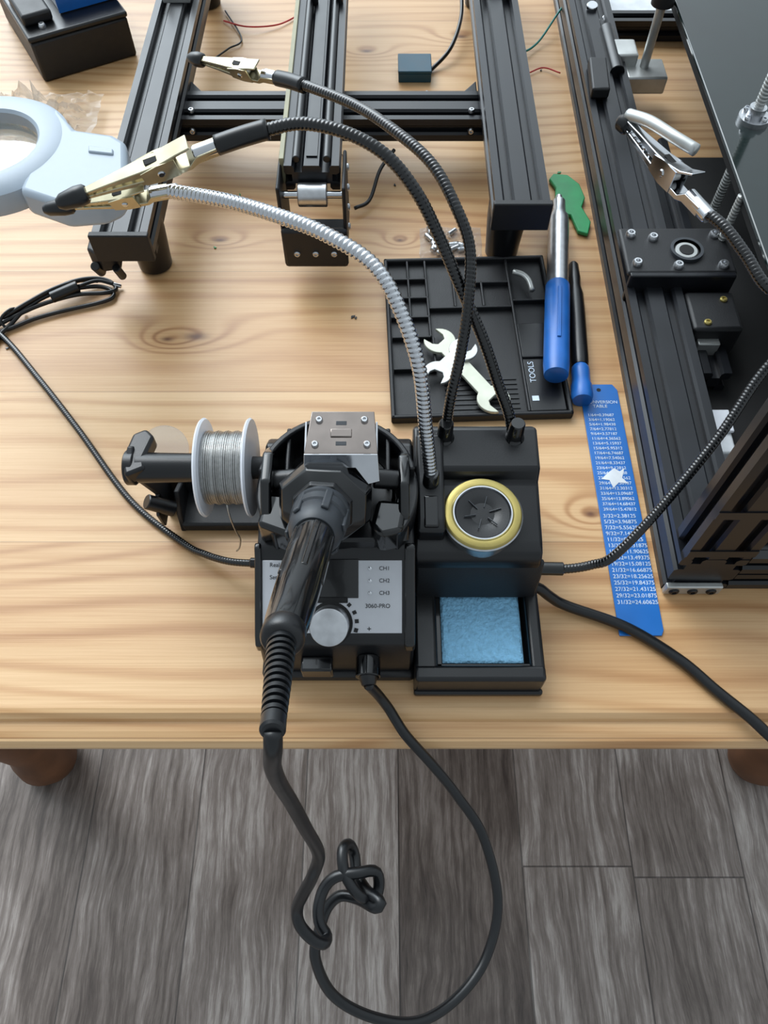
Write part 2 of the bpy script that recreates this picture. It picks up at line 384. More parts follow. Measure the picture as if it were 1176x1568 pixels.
# ------------------------------------------------------------------ iron holder (on station top)
hd=[]
cx,cy=-.028,.243
def arc_wall(name,ro,ri,z0,z1,a0,a1,m,cx=cx,cy=cy,n=28,sx=1,zt=None):
    pts=[]
    for i in range(n+1):
        a=a0+(a1-a0)*i/n; pts.append((cx+ro*math.cos(a)*sx,cy+ro*math.sin(a)))
    for i in range(n,-1,-1):
        a=a0+(a1-a0)*i/n; pts.append((cx+ri*math.cos(a)*sx,cy+ri*math.sin(a)))
    return prismM(name,pts,z0,z1,m,bevel=.0012)
R=math.radians
hd.append(lathe('holder_turntable',[(.034,.086),(.035,.088),(.035,.093),(.033,.096),(.00001,.096)],(cx,cy+.004,0),(0,0,1),BLK,seg=64))
hd.append(arc_wall('holder_back_wall',.0475,.0435,.088,.117,R(10),R(172),BLK))
hd.append(arc_wall('holder_left_cheek',.0485,.036,.088,.108,R(165),R(222),BLK))
hd.append(arc_wall('holder_right_cheek',.0485,.036,.088,.108,R(-42),R(16),BLK))
hd.append(prismX('holder_left_ear',[(.214,.092),(.222,.112),(.238,.124),(.258,.124),(.270,.112),(.272,.092)],-.072,-.0655,GLO,.0018))
hd.append(prismX('holder_right_ear',[(.214,.092),(.222,.110),(.238,.121),(.258,.121),(.270,.110),(.272,.092)],.0085,.015,GLO,.0018))
hd.append(cyl('holder_pivot_left',(-.0655,.246,.112),(-.050,.246,.114),.006,BLK))
hd.append(cyl('holder_pivot_right',(.0085,.246,.112),(-.006,.246,.114),.006,BLK))
hd.append(prismX('holder_inner_fin_left',[(.25,.095),(.25,.112),(.283,.114),(.283,.095)],-.060,-.057,BLK,.001))
hd.append(prismX('holder_inner_fin_right',[(.25,.095),(.25,.112),(.283,.114),(.283,.095)],.001,.004,BLK,.001))
# funnel along iron axis
ax=Vv((-.007,-.096,.070)).normalized()
A=Vv((-.0345,.2165,.1275))
def oct_frus(name,secs,m,seg=8,bev=.0012):
    F=frame(A,ax,(0,0,1)); v=[];f=[]
    for h,r,sy in secs:
        for k in range(seg):
            a=2*math.pi*(k+.5)/seg; v.append(F@Vv((h,r*math.cos(a)*sy,r*math.sin(a))))
    for j in range(len(secs)-1):
        for k in range(seg):
            l=(k+1)%seg; f.append((j*seg+k,j*seg+l,(j+1)*seg+l,(j+1)*seg+k))
    f.append(tuple(range(seg))); f.append(tuple(range((len(secs)-1)*seg,len(secs)*seg)))
    return mk(name,v,f,m,bevel=bev)
hd.append(oct_frus('holder_funnel',[(-.050,.014,1),(-.030,.021,1.15),(-.012,.026,1.12),(-.004,.024,1.08),(.001,.018,1)],GLO))
hd.append(oct_frus('holder_funnel_collar',[(-.002,.019,1),(.004,.0175,1)],BLK,bev=.0008))
# lower flared wings of the yoke
hd.append(prismM('holder_wing_left',[(-.074,.216),(-.054,.208),(-.046,.216),(-.052,.236),(-.070,.238)],.088,.112,GLO,bevel=.003))
hd.append(prismM('holder_wing_right',[(-.008,.216),(-.002,.209),(.0105,.212),(.014,.232),(-.004,.234)],.088,.111,GLO,bevel=.003))
hd.append(prismM('holder_yoke_front',[(-.056,.212),(-.004,.212),(-.008,.228),(-.050,.228)],.088,.099,BLK,bevel=.002))
# chrome bracket
bt=frame((-.0240,.2415,.1455),(1,0,0),(0,-.20,1))
hd.append(prismM('bracket_top_plate',[(-.0205,0),(.0205,0),(.0185,.026),(-.0170,.026)],0,.0012,CHR_DARKREFL,bt,bevel=.0004))
bfl=frame(bt@Vv((0,0,.0012)),(1,0,0),(0,-1,.55))
hd.append(prismM('bracket_front_flange',[(-.0205,0),(-.0215,-.017),(-.0150,-.019),(-.0080,-.0085),(.0080,-.0085),(.0150,-.019),(.0215,-.017),(.0205,0)],-.0008,.0008,CHR,bfl,bevel=.0003))
hd.append(box('bracket_slot',-.0030,.0030,.005,.0075,.0010,.0014,DGREY,.0002,bt))
hd.append(box('bracket_slot_rear',-.0030,.0030,.0175,.020,.0010,.0014,DGREY,.0002,bt))
hd.append(box('bracket_fold',-.0060,.0060,.010,.015,.0010,.0022,CHR_DARKREFL,.0005,bt))
hd.append(box('bracket_left_flange',-.0205,-.0193,0,.020,-.012,.0004,CHR,.0003,bt))
hd.append(box('bracket_right_flange',.0193,.0205,0,.020,-.012,.0004,CHR,.0003,bt))
for i,(x,y) in enumerate([(-.0145,.0055),(-.0125,.0205),(.0145,.0055),(.0130,.0205)]):
    hd.append(screw('bracket_rivet_%d'%(i+1),bt@Vv((x,y,.0012)),(0,-.2,1),.0021,ALU))
hd.append(box('bracket_support',-.040,-.008,.243,.262,.096,.144,MATB,.003))
hd.append(tube('holder_spring_wire',[(-.045,.236,.118),(-.032,.232,.130),(-.029,.236,.137),(-.026,.232,.130),(-.012,.236,.118)],.0008,CHR,seg=8))
group('soldering_iron_holder',hd)

# ------------------------------------------------------------------ soldering iron
ir=[]
Bp=mm(-41.5,112,203); Cp=mm(-38,66,236)
A0=A+ax*.002
ir.append(lathe('iron_collar_grip',[(.0125,0),(.0160,.001),(.0163,.006),(.0152,.0068),(.0152,.0085),(.0160,.0092),(.0158,.016),(.0146,.0168),(.0146,.0185),(.0150,.0192),(.0146,.026),(.0130,.031),(.0112,.033)],A0,ax,DGREY,seg=48))
for k in range(6):
    a=k*math.pi/3+.2; F=frame(A0,ax,(0,0,1)); 
    c=F@Vv((.016,.0152*math.cos(a),.0152*math.sin(a))); n=(F.to_3x3()@Vv((0,math.cos(a),math.sin(a))))
    ir.append(box('grip_rib_%d'%(k+1),-.011,.011,-.0022,.0022,-.001,.0012,DGREY,.0008,frame(c,ax,n)))
Lh=(Bp-A0).length; hx=(Bp-A0).normalized()
ir.append(lathe('iron_handle',[(.0110,.028),(.0106,.034),(.0106,.05),(.0109,.07),(.0105,.09),(.0096,Lh-.012),(.0090,Lh-.006)],A0,hx,GLO,seg=40))
for k in range(5):
    a=k*math.pi/2.5+.1; F=frame(A0,hx,(0,0,1))
    c=F@Vv((.058,.0102*math.cos(a),.0102*math.sin(a))); n=(F.to_3x3()@Vv((0,math.cos(a),math.sin(a))))
    ir.append(box('handle_flute_%d'%(k+1),-.024,.024,-.0016,.0016,-.001,.0010,GLO,.0008,frame(c,hx,n)))
ir.append(lathe('iron_end_ring',[(.0086,-.008),(.0093,-.006),(.0093,0),(.0080,.002),(.0062,.003)],Bp,hx,BLK,seg=40))
sr=Cp-Bp; Ls=sr.length; pr=[(.0054,0)]
nr=12
for i in range(nr):
    t=i/nr; h=.004+t*(Ls-.010); w=(Ls-.010)/nr; r=.0061-.0016*t
    pr+=[(r,h),(r,h+w*.55),(r-.0016,h+w*.6),(r-.0016,h+w*.98)]
pr+=[(.0046,Ls-.007),(.0046,Ls-.001),(.0038,Ls)]
ir.append(lathe('iron_strain_relief',pr,Bp,sr,RUB,seg=28))
ir.append(lathe('iron_heater_tip',[(.0055,0),(.004,.02),(.0015,.045),(.0004,.05)],A-ax*.0,-ax,CHR,seg=20))
cab=[(-38,67,235),(-38.5,62,228),(-41,60.5,208),(-42,60,180),(-40.5,58,148),(-37,52,115),(-33.5,45,72),(-38,36,52),(-43,30,38),(-48,23,22),(-47,15,14),(-40,8,7),(-34,6,2),(-33,10,-4),(-37,16,-2),(-38,24,0),(-35,34,2),(-28,40,5),(-15,42,6),(-5,43,2),(-3,36,-4),(-6,29,-4),(-15,31,2),(-23,42,6),(-24.5,54,6),(-21,58,0),(-18,53,-6),(-16,42,-6),(-10,33,-2),(-2,27,4),(-5,24,2),(-15,29,-8),(-26,31,-13),(-34,25,-18),(-39,12,-24),(-41,-2,-33),(-31,-21,-55),(-7,-33,-70),(21,-36,-80),(47,-24,-90),(68,-1,-92),(77,32,-82),(67,70,-60),(49,92,-38),(33,106,-16),(15,122,-1),(8,131,3.8),(3,138,8),(-3,143,18),(-8,145,30),(-9.6,145.5,33.5)]
ir.append(tube('iron_cable',[mm(*p) for p in cab],.0034,RUB,seg=14,ds=.0025))
group('soldering_iron',ir)

# ------------------------------------------------------------------ goosenecks & clips
def socket(name,p,d=(0,0,1),h=.016,r=.0052):
    return lathe(name,[(r+.0022,-.004),(r+.0020,.000),(r+.0006,.0018),(r,.003),(r-.0004,h-.001),(r-.001,h)],p,d,GLO,seg=24)
def clip(pref,p0,p1,m,up=(0,0,1),open_=.0,tipm=RUB,crimp=CHR,tiplen=.018,lever=None,sc=1.0):
    p0=Vv(p0);p1=Vv(p1);L=(p1-p0).length; F=frame(p0,p1-p0,up); o=[]; W=.0042*sc
    o.append(loft(pref+'_lower_jaw',[(0,-.0032*sc,.0018*sc,W*.85),(.16*L,-.0034*sc,.0014*sc,W*.9),(.22*L,-.0050*sc,-.0022*sc,W),(.45*L,-.0055*sc,-.0020*sc,W),(.75*L,-.0036*sc,-.0012*sc,W*.62),(L,-.0022*sc,-.0004*sc,W*.42)],F,m))
    o.append(loft(pref+'_upper_jaw',[(.17*L,.0080*sc+open_,.0092*sc+open_,W*.95),(.28*L,.0062*sc,.0078*sc,W*.95),(.42*L,.0012*sc,.0056*sc,W),(.55*L,.0008*sc,.0048*sc,W*.9),(.78*L,.0008*sc+open_*.3,.0032*sc+open_*.3,W*.6),(L,.0002*sc+open_*.5,.0018*sc+open_*.5,W*.4)],F,m))
    for s in (-1,1):
        o.append(loft(pref+'_cheek_%d'%(1 if s<0 else 2),[(.30*L,-.0050*sc,.0060*sc,.0004),(.42*L,-.0056*sc,.0058*sc,.0004),(.55*L,-.0042*sc,.0040*sc,.0004)],F@Matrix.Translation((0,s*W,0)),m,0))
    o.append(cyl(pref+'_pivot',F@Vv((.42*L,-W-.0012,0)),F@Vv((.42*L,W+.0012,0)),.0019*sc,CHR))
    o.append(cyl(pref+'_spring',F@Vv((.36*L,-W*.6,.001)),F@Vv((.36*L,W*.6,.001)),.0026*sc,SOLD))
    for k in range(5):
        x=L*(.62+.07*k); o.append(box(pref+'_tooth_%d'%(k+1),x,x+.0012,-W*.5,W*.5,-.0016*sc,-.0002*sc,m,0,F))
    o.append(cyl(pref+'_crimp',F@Vv((-.006,0,-.0005)),F@Vv((.17*L,0,-.0005)),.0037*sc,crimp))
    o.append(box(pref+'_jaw_slot',.30*L,.50*L,-W*.35,W*.35,.0054*sc,.0058*sc,DARK,0,F))
    if tipm:
        o.append(lathe(pref+'_rubber_tip',[(.0036*sc,0),(.0046*sc,.0012),(.0050*sc,.006),(.0040*sc,tiplen-.003),(.0024*sc,tiplen)],F@Vv((L-.004,0,-.0004)),p1-p0,tipm,seg=18))
    return o
ha=[]
sil=[(29,255,86),(29,256,100),(24,266,140),(19,280,175),(8,299,200),(-6,315,215),(-31,331,221),(-56,346,220),(-87,365,215),(-122,380,210)]
ha.append(socket('silver_arm_socket',mm(29,255,90)))
ha.append(tube('silver_gooseneck',[mm(*p) for p in sil],.0043,CHR,seg=14,rib=(.0028,.20)))
ha+=clip('clip_a',mm(-124,380.5,210),mm(-186,380,200),BRASS,up=(0,-.4,1))
b1=[(39,289,92),(41,297,125),(46,312,150),(49,329,175),(49,350,195),(41,365,210),(27,391,220),(5,421,221),(-19,455,215),(-55,492,206),(-71,508,200)]
ha.append(socket('rear_arm_socket',mm(39,289,95)))
ha.append(tube('rear_gooseneck',[mm(*p) for p in b1],.0034,GLO,seg=12,rib=(.0024,.12)))
ha.append(tube('rear_gooseneck_sleeve',[mm(-52,489,206.5),mm(-62,499,203.5),mm(-71,508,200)],.0050,RUB,ds=.002))
ha+=clip('clip_b',mm(-72,509,200),mm(-130,546,191),BRASS,up=(0,-.5,1),tiplen=.014)
b2=[(84,289,92),(79,297,110),(71,308,126),(60,322,150),(43,340,180),(31,355,200),(18,366,220),(1,377,235),(-21,388,241),(-46,396,241),(-69,393,238)]
ha.append(socket('right_arm_socket',mm(84,289,95)))
ha.append(tube('middle_gooseneck',[mm(*p) for p in b2],.0037,GLO,seg=12,rib=(.0024,.12)))
ha.append(tube('middle_gooseneck_sleeve',[mm(-64,394,239),mm(-78,392,236),mm(-93,390,232)],.0056,RUB,ds=.002))
ha+=clip('clip_c',mm(-93,390,232),mm(-170,369,216),BRASS,up=(0,-.3,1),sc=1.15)
ra=[(101,225,35),(121,224,36),(138,225,40),(151,227,50),(178,250,70),(213,286,100),(240,319,130),(262,325,156),(262,308,180),(236,299,194),(209,312,200),(198,332,206),(189,349,210),(180,364,210)]
ha.append(cyl('side_arm_socket',(.098,.225,.035),(.120,.224,.036),.0046,GLO))
ha.append(tube('side_gooseneck',[mm(*p) for p in ra],.0033,GLO,seg=12,rib=(.0022,.10)))
ha+=clip('clip_d',mm(180,364,210),mm(149,445,209),CHR,up=(.25,-.4,1),open_=.003,tipm=RUB,sc=1.15,tiplen=.01)
ha.append(tube('clip_d_lever',[mm(179,400,222),mm(169,412,222),mm(158,430,220),mm(150,446,214)],.0036,STEELW,seg=12))
group('helping_hand_arms',ha)
pw=[(98,219,22),(106,217,20),(115,214,12),(127,210,6),(166,195,4.3),(198,172,4.3),(218,151,4.3),(236,133,4.5),(252,118,1),(270,108,2),(300,122,5),(335,160,4.3),(380,230,4.3),(430,330,4.3),(470,420,4.3)]
single(tube('mains_cord',[mm(*p) for p in pw],.0038,RUB,seg=12))

# ------------------------------------------------------------------ solder spool on stand
sp=[]
yc,zc=.268,.092
sp.append(lathe('spool_flange_left',[(.0080,0),(.0306,0),(.0315,.0012),(.0306,.0024),(.0080,.0024)],(-.1145,yc,zc),(1,0,0),WHT,seg=56))
sp.append(lathe('spool_flange_right',[(.0080,0),(.0306,0),(.0315,.0012),(.0306,.0024),(.0080,.0024)],(-.0855,yc,zc),(1,0,0),WHT,seg=56))
pr=[]; nW=22; w=.0265/nW
for i in range(nW):
    for k in range(5):
        t=k/5; pr.append((.0226+.0006*math.sin(math.pi*t)+.0004*math.sin(i*1.3),(i+t)*w))
sp.append(lathe('solder_winding',[(.009,0)]+pr+[(.0220,.0266),(.009,.0267)],(-.1121,yc,zc),(1,0,0),SOLD,seg=48))
sp.append(tube('solder_tail',[mm(-99,246,83),mm(-98,242,72),mm(-97,241,56),(-.0965,.2425,.044),(-.0985,.241,.034),(-.101,.2405,.030)],.0006,SOLD,seg=6))
group('solder_wire_spool',sp)
ss=[]
ss.append(cyl('spool_axle',(-.158,yc,zc),(-.074,yc,zc),.0072,MATB,seg=28))
ss.append(cyl('spool_axle_sleeve',(-.156,yc,zc),(-.118,yc,zc),.0098,BLK,.0092,seg=28))
ss.append(cyl('axle_cap',(-.163,yc,zc),(-.157,yc,zc),.0112,BLK,seg=28))
ss.append(prismM('axle_cap_wings',[(-.164,.268),(-.160,.288),(-.152,.292),(-.146,.286),(-.150,.270),(-.148,.262),(-.160,.256)],.090,.1015,BLK,bevel=.002))
ss.append(prismX('axle_bracket',[(.285,.0),(.300,.0),(.300,.030),(.283,.095),(.276,.104),(.262,.100),(.264,.086),(.280,.040)],-.161,-.157,MATB,.001))
ss.append(box('stand_base_bar',-.148,-.081,.272,.302,.0,.010,MATB,.002))
ss.append(prismX('stand_side_plate',[(.272,0),(.304,0),(.300,.026),(.286,.034),(.276,.018)],-.150,-.146,MATB,.001))
ss.append(prismX('stand_hook_plate',[(.270,.012),(.300,.012),(.296,.034),(.280,.040),(.268,.030)],-.1605,-.1575,BLK,.001))
ss.append(cyl('stand_roller',(-.1655,.274,.040),(-.150,.276,.026),.0055,BLK))
ss.append(box('stand_back_rail',-.160,-.081,.300,.306,.0,.030,MATB,.002))
group('spool_stand',ss)
single(lathe('clear_plastic_disc',[(.00001,0),(.016,.0),(.0165,.0008),(.016,.0016),(.00001,.0016)],(-.150,.300,.066),(0.1,-.5,1),CLEAR,seg=32))

# ------------------------------------------------------------------ magnifier lamp
mg=[]
c=Vv((-.283,.500,0)); zt=.150
mg.append(lathe('lamp_ring',[(.036,-.010),(.036,.008),(.038,.010),(.053,.010),(.0585,.006),(.0595,-.004),(.0575,-.010),(.036,-.010)],(c.x,c.y,zt),(0,0,1),GREYB,seg=72,cap=False))
pts=[(-.243,.543),(-.222,.515),(-.194,.509),(-.183,.500),(-.176,.462),(-.180,.444),(-.190,.436),(-.215,.433),(-.247,.448)]
mg.append(prismM('lamp_handle',pts,zt-.011,zt+.0095,GREYB,bevel=.004))
mg.append(prismM('lamp_handle_button',[(-.208,.494),(-.190,.490),(-.189,.484),(-.207,.487)],zt+.008,zt+.0110,GREYB,bevel=.001))
mg.append(lathe('magnifying_lens',[(.00001,.003),(.02,.002),(.036,0),(.036,-.003),(.00001,-.004)],(c.x,c.y,zt),(0,0,1),LENS,seg=48))
mg.append(tube('lamp_gooseneck',[(-.341,.500,.148),(-.39,.51,.16),(-.46,.53,.15),(-.51,.56,.09),(-.53,.58,.02)],.0055,CHR,rib=(.004,.1)))
mg.append(lathe('lamp_base',[(.045,0),(.046,.004),(.044,.014),(.02,.02),(.01,.028)],(-.532,.582,0),(0,0,1),GREYB,seg=40))
group('magnifier_lamp',mg)

# ------------------------------------------------------------------ engraver frame (black aluminium)
en=[]
XL,XM,XR=-.213,-.059,.113
en.append(beam('left_rail',(XL,.502,.066),(XL,1.04,.066),2,1,ANOD))
en.append(beam('right_rail',(XR,.530,.074),(XR,1.04,.074),2,1,ANOD))
en.append(beam('cross_beam',(XL,.706,.046),(XR,.706,.046),2,1,ANOD,up=(0,0,1)))
en.append(beam('middle_rail',(XM,.554,.090),(XM,1.04,.090),2,1,ANOD))
en.append(beam('left_rail_lower',(XL+.004,.53,.0435),(XL+.004,1.04,.0435),1,1,ANOD))
en.append(beam('right_rail_lower',(XR+.002,.56,.0515),(XR+.002,1.04,.0515),1,1,ANOD))
en.append(box('belt_strip',XM-.0265,XM-.0225,.56,1.04,.080,.1035,YELL,.0005))
en.append(box('belt',XM-.0045,XM+.0045,.565,1.04,.1015,.1025,RUB,0))
for s in (-1,1): en.append(cyl('guide_rod_%d'%(1 if s<0 else 2),(XM+s*.0125,.56,.1025),(XM+s*.0125,1.04,.1025),.0032,BLK,seg=16))
# middle rail end plate & pulley
en.append(box('mid_end_plate_left',XM-.028,XM-.025,.530,.580,.034,.098,MATB,.0015))
en.append(box('mid_end_plate_right',XM+.025,XM+.028,.530,.580,.034,.098,MATB,.0015))
en.append(box('mid_end_front',XM-.028,XM+.028,.526,.532,.020,.060,MATB,.004))
en.append(box('mid_end_floor',XM-.026,XM+.026,.530,.566,.034,.040,MATB,.001))
en.append(cyl('mid_pulley',(XM-.012,.546,.080),(XM+.012,.546,.080),.0095,ALU))
en.append(cyl('mid_pulley_axle',(XM-.026,.546,.080),(XM+.026,.546,.080),.003,CHR))
en.append(cyl('mid_motor_shaft',(XM-.004,.540,.040),(XM-.004,.540,.058),.004,CHR))
for i,(x,y) in enumerate([(-.016,.525),(.0,.525),(.016,.525)]):
    en.append(screw('mid_front_screw_%d'%(i+1),(XM+x,y+.001,.036),(0,-1,0),.0028,ALU))
for i,z in enumerate((.045,.060,.075,.090)):
    en.append(screw('mid_side_screw_%d'%(i+1),(XM+.028,.550+.006*i,z),(1,0,0),.003,ALU))
for i,(x,y) in enumerate([(-.008,.83),(.016,.83),(-.008,.80),(.016,.80)]):
    en.append(cyl('rail_wheel_screw_%d'%(i+1),(XM+x,y,.1),(XM+x,y,.110),.0035,BLK))
# feet & corner brackets
for i,(x,y) in enumerate([(XL+.003,.552),(XR-.004,.568),(XL,1.0),(XR,1.0)]):
    zt2=.055
    en.append(lathe('foot_%d'%(i+1),[(.0125,0),(.0150,.002),(.0155,.012),(.0175,.040),(.0175,zt2)],(x,y,0),(0,0,1),BLK,seg=28))
en.append(box('left_end_cap',XL-.024,XL+.024,.497,.503,.053,.079,MATB,.001))
en.append(box('right_end_cap',XR-.024,XR+.024,.525,.531,.061,.087,MATB,.001))
en.append(prismM('left_end_bracket',[(XL-.036,.512),(XL-.024,.503),(XL-.010,.506),(XL-.012,.53),(XL-.036,.53)],.036,.054,MATB,bevel=.002))
en.append(cyl('left_knob_a',(XL-.030,.510,.030),(XL-.030,.502,.044),.004,BLK)); en.append(cyl('left_knob_b',(XL-.012,.507,.028),(XL-.012,.500,.044),.0035,BLK))
for i,(x,y) in enumerate([(XL,.86),(XR+.002,.86)]):
    b=i+1; zz=.077 if i==0 else .085
    en.append(box('corner_block_%d_base'%b,x-.014,x+.014,y-.012,y+.03,zz,zz+.006,STEELW,.001))
    en.append(box('corner_block_%d_wall_a'%b,x-.014,x-.010,y-.006,y+.03,zz,zz+.024,STEELW,.001))
    en.append(box('corner_block_%d_wall_b'%b,x+.010,x+.014,y-.006,y+.03,zz,zz+.024,STEELW,.001))
    en.append(cyl('corner_block_%d_bolt'%b,(x,y+.002,zz+.006),(x,y+.002,zz+.012),.005,CHR))
for i,x in enumerate((XL+.030,XR-.030)):
    en.append(prismM('cross_gusset_%d'%(i+1),[(x-.008,.728),(x+.008,.728),(x+.008 if i else x-.008,.75)],.040,.055,MATB,bevel=.001))
    en.append(screw('cross_screw_%d'%(i+1),(x,.694,.058),(0,0,1),.003,ALU,.003))
    en.append(screw('cross_front_screw_%d'%(i+1),(x,.6835,.046),(0,-1,0),.003,ALU,.003))
group('engraver_frame',en)

# ------------------------------------------------------------------ printer on the right
pn=[]
pn.append(beam('left_base_beam',(.219,.226,.0225),(.229,1.02,.0225),2,2,ANOD))
pn.append(beam('front_base_beam',(.242,.237,.0115),(.62,.237,.0115),1,1,ANOD))
pn.append(beam('front_upper_beam',(.242,.237,.036),(.62,.237,.036),1,1,ANOD))
pn.append(beam('front_left_post',(.2200,.2375,.045),(.2200,.2375,.46),2,1,ANOD,up=(0,1,0)))
pn.append(beam('rear_base_beam',(.25,.93,.012),(.62,.93,.012),1,1,ANOD))
pn.append(beam('right_base_beam',(.61,.25,.0225),(.61,1.0,.0225),1,2,ANOD))
pn.append(box('dark_interior_sheet',.242,.60,.25,.70,.001,.006,DARK,.001))  # black sheet added so the printer interior reads dark
pn.append(beam('inner_slide_beam',(.265,.400,.016),(.268,.70,.016),1,1,ANOD))
pn.append(box('corner_bracket',.1965,.236,.221,.2255,.001,.012,STEELW,.001))
for i in range(3): pn.append(screw('corner_screw_%d'%(i+1),(.203+.013*i,.2215,.006),(0,-1,0),.0036,BLK))
for i in range(2):
    pn.append(box('post_plate_%d'%(i+1),.1975,.2425,.2255,.2262,.05+.05*i,.058+.05*i,ANOD,0))
# carriage plate
pn.append(box('carriage_plate',.198,.288,.480,.534,.052,.057,MATB,.003))
pn.append(box('carriage_plate_lip',.200,.286,.476,.481,.030,.057,ANOD,.001))
for i,(x,y) in enumerate([(.207,.490),(.207,.524),(.225,.520),(.240,.487),(.277,.488),(.277,.524)]):
    pn.append(screw('carriage_bolt_%d'%(i+1),(x,y,.057),(0,0,1),.0042,ALU,.004))
pn.append(lathe('bearing_ring',[(.011,0),(.0135,0),(.0135,.003),(.011,.003)],(.250,.505,.057),(0,0,1),DGREY,seg=32,cap=False))
pn.append(cyl('bearing_core',(.250,.505,.055),(.250,.505,.0585),.0095,STEELW))
pn.append(cyl('bearing_hole',(.250,.505,.058),(.250,.505,.0590),.0060,DARK))
pn.append(box('stepper_motor',.246,.286,.430,.472,.006,.045,MATB,.003))
pn.append(box('motor_connector',.252,.270,.424,.431,.020,.034,STEELW,.001))
pn.append(screw('motor_bolt_1',(.258,.437,.045),(0,0,1),.003,GOLD)); pn.append(screw('motor_bolt_2',(.276,.462,.045),(0,0,1),.003,GOLD))
# bed and screws
pn.append(box('glass_bed',.281,.62,.300,.96,.100,.104,BED,.001))
pn.append(box('bed_carrier',.284,.62,.305,.95,.090,.100,DARK,.001))
def lscrew(n,x,y,z0,z1,r=.004): return tube(n,[(x,y,z0),(x,y,(z0+z1)/2),(x,y,z1)],r,STEELW,rib=(.003,.25),seg=12)
pn.append(lscrew('lead_screw',.311,.610,.0,.42,.0045))
pn.append(lathe('lead_nut_flange',[(.013,0),(.013,.004),(.007,.004),(.007,.012),(.005,.012)],(.311,.610,.104),(0,0,1),ALU,seg=28))
for k in range(4):
    a=k*math.pi/2+.6; pn.append(screw('flange_bolt_%d'%(k+1),(.311+.0095*math.cos(a),.610+.0095*math.sin(a),.108),(0,0,1),.0028,CHR,.003))
pn.append(lscrew('slide_screw',.283,.520,.057,.099,.0035))
pn.append(cyl('z_rod',(.270,.800,.03),(.270,.800,.10),.0045,STEELW)); pn.append(cyl('z_cylinder',(.270,.800,.10),(.270,.800,.36),.011,MATB,.012))
pn.append(box('z_rod_block',.250,.292,.780,.815,.022,.040,STEELW,.002))
pn.append(box('z_rod_block_upper',.236,.262,.80,.83,.038,.052,STEELW,.002))
pn.append(cyl('z_tensioner',(.238,.78,.045),(.238,.86,.045),.0075,BLK))
pn.append(prismM('left_belt_clamp',[(.204,.735),(.222,.735),(.226,.79),(.208,.79)],.045,.056,MATB,bevel=.002))
pn.append(cyl('rear_bolt_a',(.228,.905,.03),(.228,.900,.05),.006,CHR)); pn.append(cyl('rear_bolt_b',(.246,.900,.02),(.246,.892,.04),.006,CHR))
group('three_d_printer',pn)
single(box('instruction_sheet',.250,.40,.965,1.08,.0006,.0022,PAPER,.0003))
pz=[box('pale_gap_lower',.248,.268,.330,.368,.0065,.018,PAPER,.002),box('pale_gap_upper',.247,.269,.348,.369,.018,.021,WHT,.001)]  # added white blocks standing in for pale openings between the beams
group('pale_gap_blocks',pz)

# ------------------------------------------------------------------ black tool mat
MT=Matrix.Translation((.006,.370,0))@Matrix.Rotation(R(2.0),4,'Z')
tm=[]
tm.append(box('tray_base',0,.146,0,.181,.0,.003,MATB,.002,MT))
for n_,a in (('rim_front',(0,.146,0,.0035)),('rim_back',(0,.146,.1775,.181)),('rim_left',(0,.0035,0,.181)),('rim_right',(.1425,.146,0,.181))):
    tm.append(box(n_,a[0],a[1],a[2],a[3],.001,.0085,MATB,.0012,MT))
rid=[(.020,.022,.085,.178),(.036,.038,.085,.178),(.004,.038,.085,.087),(.004,.038,.108,.110),(.004,.038,.131,.133),(.004,.038,.154,.156),(.060,.062,.120,.178),(.038,.110,.118,.120),(.110,.112,.004,.178),(.061,.110,.148,.150),(.085,.087,.120,.150),(.112,.143,.060,.062),(.112,.143,.125,.127),(.038,.040,.050,.085),(.004,.040,.050,.052)]
for i,a in enumerate(rid): tm.append(box('divider_%d'%(i+1),a[0],a[1],a[2],a[3],.002,.0078,MATB,.0006,MT))
tm.append(box('corner_panel',.112,.142,.005,.100,.003,.0060,BLK,.001,MT))
for k in range(7): tm.append(box('grip_line_%d'%(k+1),.045,.105,.010+.005*k,.0115+.005*k,.003,.0038,BLK,0,MT))
tm.append(text('tray_brand_text','TOOLS',.0070,MT@Matrix.Translation((.1205,.034,.0062))@Matrix.Rotation(R(90),4,'Z'),TXTW))
tm.append(box('tray_label',.1150,.1205,.015,.020,.006,.0064,TXTW,0,MT))
group('tool_tray',tm)
def wrench(name,p0,p1,h,Rr,z,m,th=.003,rot=15):
    p0=Vv(p0);p1=Vv(p1);L=(p1-p0).length; d=p1-p0
    pts=[]
    for end in (0,1):
        loc=[]; th0=R(rot); s=math.degrees(math.asin(h/Rr)); n=10; a0=-(180-s); a1=math.degrees(th0)-34
        for i in range(n+1):
            a=R(a0+(a1-a0)*i/n); loc.append((Rr*math.cos(a),Rr*math.sin(a)))
        for u,w in ((.15,-.5),(-.12,-.3),(-.12,.3),(.15,.5)):
            loc.append((Rr*(u*math.cos(th0)-w*math.sin(th0)),Rr*(u*math.sin(th0)+w*math.cos(th0))))
        a0=math.degrees(th0)+34; a1=180-s
        for i in range(n+1):
            a=R(a0+(a1-a0)*i/n); loc.append((Rr*math.cos(a),Rr*math.sin(a)))
        if end==0: pts+=[(L+x,y) for x,y in loc]
        else: pts+=[(-x,-y) for x,y in loc]
    F=frame((p0.x,p0.y,z),(d.x,d.y,0)); return prismM(name,pts,0,th,m,F,bevel=.0005)
WRM=mat('pale_wrench_steel',(196,198,182),.4,metal=.4)
single(wrench('open_end_wrench',(.047,.449),(.088,.387),.0065,.0135,.0087,WRM))
single(wrench('open_end_wrench',(.066,.437),(.044,.412),.0065,.012,.0120,STEELW,.0025))
single(tube('hex_key',[(.116,.532,.010),(.124,.528,.0105),(.129,.520,.0105),(.131,.508,.0100)],.0026,STEELW,seg=6))

